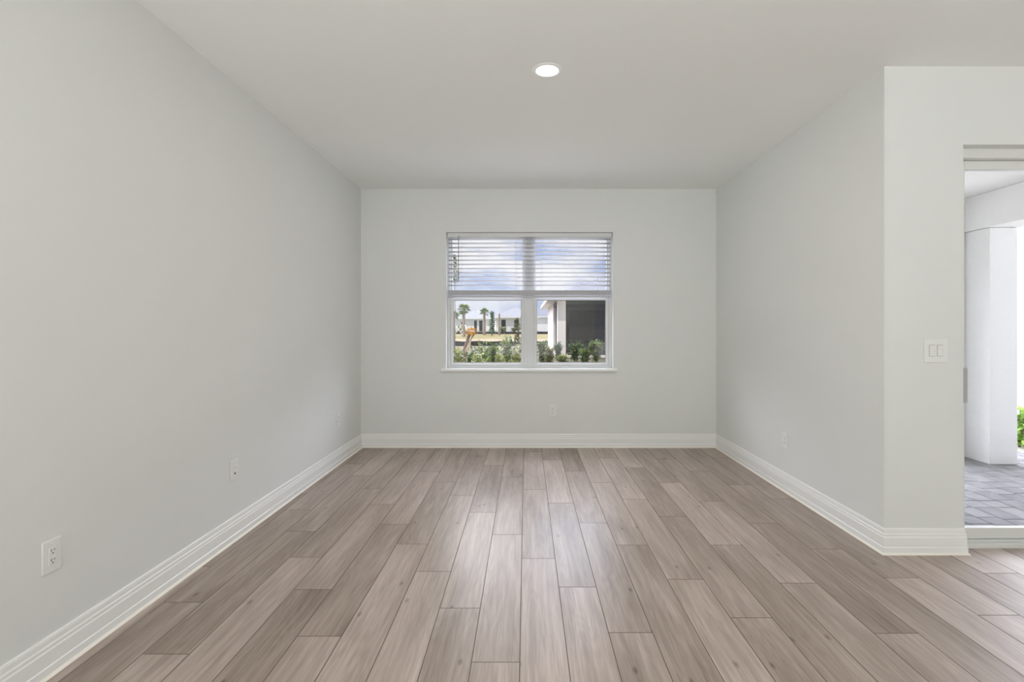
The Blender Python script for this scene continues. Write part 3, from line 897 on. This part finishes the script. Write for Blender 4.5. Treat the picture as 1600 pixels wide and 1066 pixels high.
def tree(label, px, top_py, y, w_px, mats, seed, n=900, L=.28, trunk_r=.06, cone=True, dark=M_BARK, zmin=.08):
    r = random.Random(seed)
    X = (px - CX) * y / F; z0 = gz(y); h = EYE - (top_py - CY) * y / F - z0; wd = w_px * y / F / 2
    t = thing('young_tree', label, 'tree', (X, y, z0), 0)
    bm = bmesh.new()
    tube(bm, [(0, 0, 0), (.03, 0, h * .5), (0, 0, h * .95)], [trunk_r, trunk_r * .7, trunk_r * .2], 7)
    obj('trunk', bm, dark, t)
    bm = bmesh.new()
    for k in range(n):
        u = r.random(); zz = h * (zmin + (1 - zmin) * u)
        prof = (1 - u) * .75 + .28 if cone else math.sin(PI * (.15 + .8 * u))
        lump = .75 + .35 * math.sin(zz * 5 + math.sin(k))
        a = r.random() * 2 * PI; rr = wd * prof * lump * math.sqrt(r.random())
        p = Vector((math.cos(a) * rr, math.sin(a) * rr, zz))
        leaf(bm, p, rvec(r) + Vector((math.cos(a), math.sin(a), .1)), Vector((0, 0, 1)), L * r.uniform(.6, 1.1), L * .4, 0 if r.random() < .7 else 1)
    obj('foliage', bm, mats, t)
    return t
tree('slim blue-green young tree in front of the far white wall', 769, 487, 62, 13, [M_TREE, M_LEAFD], 21)
tree('dark brownish young tree at the mullion edge of the pane with palms', 808, 498, 40, 11, [M_LEAFB, M_LEAFD], 22, n=700, L=.22, cone=False, dark=M_BARKD)
tree('tall thin tree seen through the blind slats beside the outer frame', 710, 399, 24, 13, [M_LEAF, M_LEAFY], 23, n=420, L=.14, trunk_r=.035, cone=False, zmin=.74)
for i, (px, tp, wp, ms, lab) in enumerate([(786, 510, 12, GY, 'yellow-green ground shrub by the dark doorway of the far house'),
                                  (803, 511, 14, G2, 'dark green round shrub at the corner of the far house'),
                                  (718, 511, 8, G2, 'small dark cycad-like shrub between the two braced palms')]):
    shrub(lab, px, 67.5, tp, wp, ms, 300 + i, L=.28, n=220, group='low shrubs in front of the far houses')

# silt fences: black fabric on wooden stakes
def silt_fence(label, y, x0, x1, h, n, stake_px=()):
    t = thing('silt_fence', label, 'fence', (0, y, gz(y)), 0)
    bm = bmesh.new(); r = random.Random(int(y))
    m_ = n * 4
    rows = []
    for k in range(m_ + 1):
        x = x0 + (x1 - x0) * k / m_
        sag = .05 * math.sin(PI * (k % 4) / 4) + r.uniform(0, .02)
        rows.append([bm.verts.new((x, dy + .03 * math.sin(k * 1.7), z)) for dy in (-.006, .006) for z in (-.02, h - sag)])
    for a, b in zip(rows, rows[1:]):
        for (i, j) in ((0, 1), (1, 3), (3, 2), (2, 0)):
            bm.faces.new((a[i], a[j], b[j], b[i]))
    bm.faces.new((rows[0][0], rows[0][1], rows[0][3], rows[0][2])); bm.faces.new((rows[-1][0], rows[-1][2], rows[-1][3], rows[-1][1]))
    obj('fence_fabric', bm, M_SILT, t)
    for k in range(n + 1):
        x = x0 + (x1 - x0) * k / n
        bm = bmesh.new(); box(bm, x - .02, x + .02, -.045, -.010, -.02, h + .12)
        obj('fence_stake', bm, M_STAKE, t)
    return t
silt_fence('long black silt fence on stakes along the sandy track', 43.0, -14, 4.0, .44, 9)
silt_fence('black silt fence along the golden grass strip before the far houses', 66.2, -18, 8.0, .34, 12)

# far houses
def hip_roof(bm, x0, x1, y0, y1, ze, slope, ov=.6, th=.18, mi_t=0, mi_f=1):
    x0 -= ov; x1 += ov; y0 -= ov; y1 += ov
    wx, wy = x1 - x0, y1 - y0
    run = min(wx, wy) / 2; zr = ze + th + run * slope
    lo = [bm.verts.new(c) for c in ((x0, y0, ze), (x1, y0, ze), (x1, y1, ze), (x0, y1, ze))]
    up = [bm.verts.new(c) for c in ((x0, y0, ze + th), (x1, y0, ze + th), (x1, y1, ze + th), (x0, y1, ze + th))]
    if wx >= wy:
        ra, rb = bm.verts.new((x0 + run, (y0 + y1) / 2, zr)), bm.verts.new((x1 - run, (y0 + y1) / 2, zr))
        fs = [(up[0], up[1], rb, ra), (up[1], up[2], rb), (up[2], up[3], ra, rb), (up[3], up[0], ra)]
    else:
        ra, rb = bm.verts.new(((x0 + x1) / 2, y0 + run, zr)), bm.verts.new(((x0 + x1) / 2, y1 - run, zr))
        fs = [(up[0], up[1], ra), (up[1], up[2], rb, ra), (up[2], up[3], rb), (up[3], up[0], ra, rb)]
    for f in fs: bm.faces.new(f).material_index = mi_t
    bm.faces.new((lo[3], lo[2], lo[1], lo[0])).material_index = mi_f
    for k in range(4):
        bm.faces.new((lo[k], lo[(k + 1) % 4], up[(k + 1) % 4], up[k])).material_index = mi_f

def house(label, x0, x1, y0, y1, z0, ze, slope, openings, wallm, roofm, ov=.6):
    """openings: (name, x0, x1, z0, z1) on the front wall"""
    t = thing('house', label, 'house', ((x0 + x1) / 2, y0, z0), 0)
    ox, oy, oz = (x0 + x1) / 2, y0, z0
    boxes('wall', [(x0 - ox, x1 - ox, 0, y1 - oy, 0, ze - oz)], wallm, t)
    bm = bmesh.new(); hip_roof(bm, x0 - ox, x1 - ox, 0, y1 - oy, ze - oz, slope, ov)
    obj('roof', bm, [roofm, M_FASCIA], t)
    for nm, a, b, c, e_ in openings:
        fr = boxes(nm, [(a - ox - .06, b - ox + .06, -.05, -.002, c - oz, e_ - oz + .06)], M_FASCIA if nm == 'window' else M_DARKFR, t)
        boxes('pane', [(a - ox, b - ox, -.06, -.0505, c - oz + .05, e_ - oz)], M_DARKGL, fr)
    return t
def hx(px, y): return (px - CX) * y / F
yh = 92.0
house('far white house with a pale grey hip roof behind the braced palms', hx(712, yh), hx(771, yh), yh, yh + 12, gz(yh), 2.78, .40,
      [('door', hx(741.5, yh), hx(744.5, yh), .6, 2.5), ('door', hx(749.3, yh), hx(753.5, yh), .6, 2.5), ('window', hx(721, yh), hx(725, yh), 1.3, 2.3)], M_HWALL, M_ROOFT)
yh = 74.0
house('far white house with dark doorways beside the bare palm trunk', hx(775, yh), hx(836, yh), yh, yh + 13, gz(yh), 2.66, .45,
      [('door', hx(784, yh), hx(789.5, yh), .55, 2.35), ('door', hx(804, yh), hx(809, yh), .55, 2.35)], M_HWALL, M_ROOFT)
yh = 95.0
house('far white house with lilac-grey roof seen past the mullion', hx(824, yh), hx(900, yh), yh, yh + 14, gz(yh), 3.15, .42,
      [], M_HWALL, M_ROOFD)

# neighbouring house with a screened lanai
def neighbour():
    XA, XB, Y0, Y1 = 1.63, 13.0, 26.4, 38.0
    z0, ze = -.25, 2.74
    t = thing('neighbour_house', 'neighbouring pale stucco house with a dark screened lanai behind the column', 'house', (XA, Y0, z0))
    def B(name, l, m, **k): return boxes(name, [(a - XA, b - XA, c - Y0, e_ - Y0, f - z0, g - z0) for a, b, c, e_, f, g in l], m, t, **k)
    cw = .43
    B('column', [(XA, XA + cw, Y0, Y0 + cw, z0, ze)], M_PINKST)
    B('wall', [(XA, XA + .25, 30.6, Y1, z0, ze), (XA + .25, XB, 30.6, 30.85, z0, ze), (7.2, XB, Y0, Y0 + .25, z0, ze), (7.2, 7.45, Y0 + .25, 30.6, z0, ze), (XA + .25, XB, Y1 - .25, Y1, z0, ze)], M_PINKST)
    B('header_beam', [(XA + cw, 7.2, Y0 + .05, Y0 + .35, ze - .22, ze), (XA + .02, XA + .3, Y0 + cw, 30.6, ze - .22, ze)], M_DARKFR)
    B('lanai_slab', [(XA + .02, 7.2, Y0 + .02, 30.6, z0, z0 + .12)], M_PINKST)
    B('lanai_ceiling', [(XA + .3, 7.2, Y0 + .35, 30.6, ze - .06, ze - .01)], M_DARKFR)
    for (a, b) in ((XA + cw, 4.10), (4.14, 7.2)):
        B('screen', [(a, b, Y0 + .18, Y0 + .19, z0 + .12, ze - .22)], M_SCREEN)
    B('screen', [(XA + .14, XA + .15, Y0 + cw, 30.6, z0 + .12, ze - .22)], M_SCREEN)
    B('screen_post', [(4.10, 4.14, Y0 + .15, Y0 + .22, z0 + .12, ze - .22)], M_DARKFR)
    B('screen_rail', [(XA + cw, 7.2, Y0 + .15, Y0 + .22, .62, .66), (XA + .12, XA + .17, Y0 + cw, 30.6, .62, .66)], M_DARKFR)
    fr = B('sliding_door', [(2.6, 5.4, 30.53, 30.598, z0 + .12, 2.35)], M_DARKFR)
    for a, b in ((2.7, 3.95), (4.05, 5.3)):
        boxes('pane', [(a - XA, b - XA, 30.52 - Y0, 30.529 - Y0, .25, 2.5)], M_DARKGL, fr)
    bm = bmesh.new(); hip_roof(bm, 0, XB - XA, 0, Y1 - Y0, ze - z0, .40, .52, .18)
    obj('roof', bm, [M_ROOFD, M_FASCIA], t)
    return t
neighbour()

# house next door, seen past the lanai column
t = house('pale house next door glimpsed past the lanai column', 9.3, 17.0, 4.0, 20.0, -.25, 2.62, .35, [], M_HWALL, M_ROOFT)
for i, (x, y_, hh) in enumerate([(6.50, 6.70, .52), (7.20, 6.95, .55), (6.72, 7.60, .5)]):
    nm = ['lime-green leafy shrub nearest the lanai column in the mulch bed', 'lime-green shrub in the mulch bed behind the first, by the house next door', 'lime-green shrub farthest along the mulch bed past the column'][i]
    s_ = shrub(nm, CX + x * F / y_, y_, CY + (EYE - (-.25 + hh)) * F / y_, 0.46 * F / y_, [M_LEAFL, M_LEAFL], 500 + i, L=.13, n=420, group='lime shrubs beside the lanai', base_z=-.25)
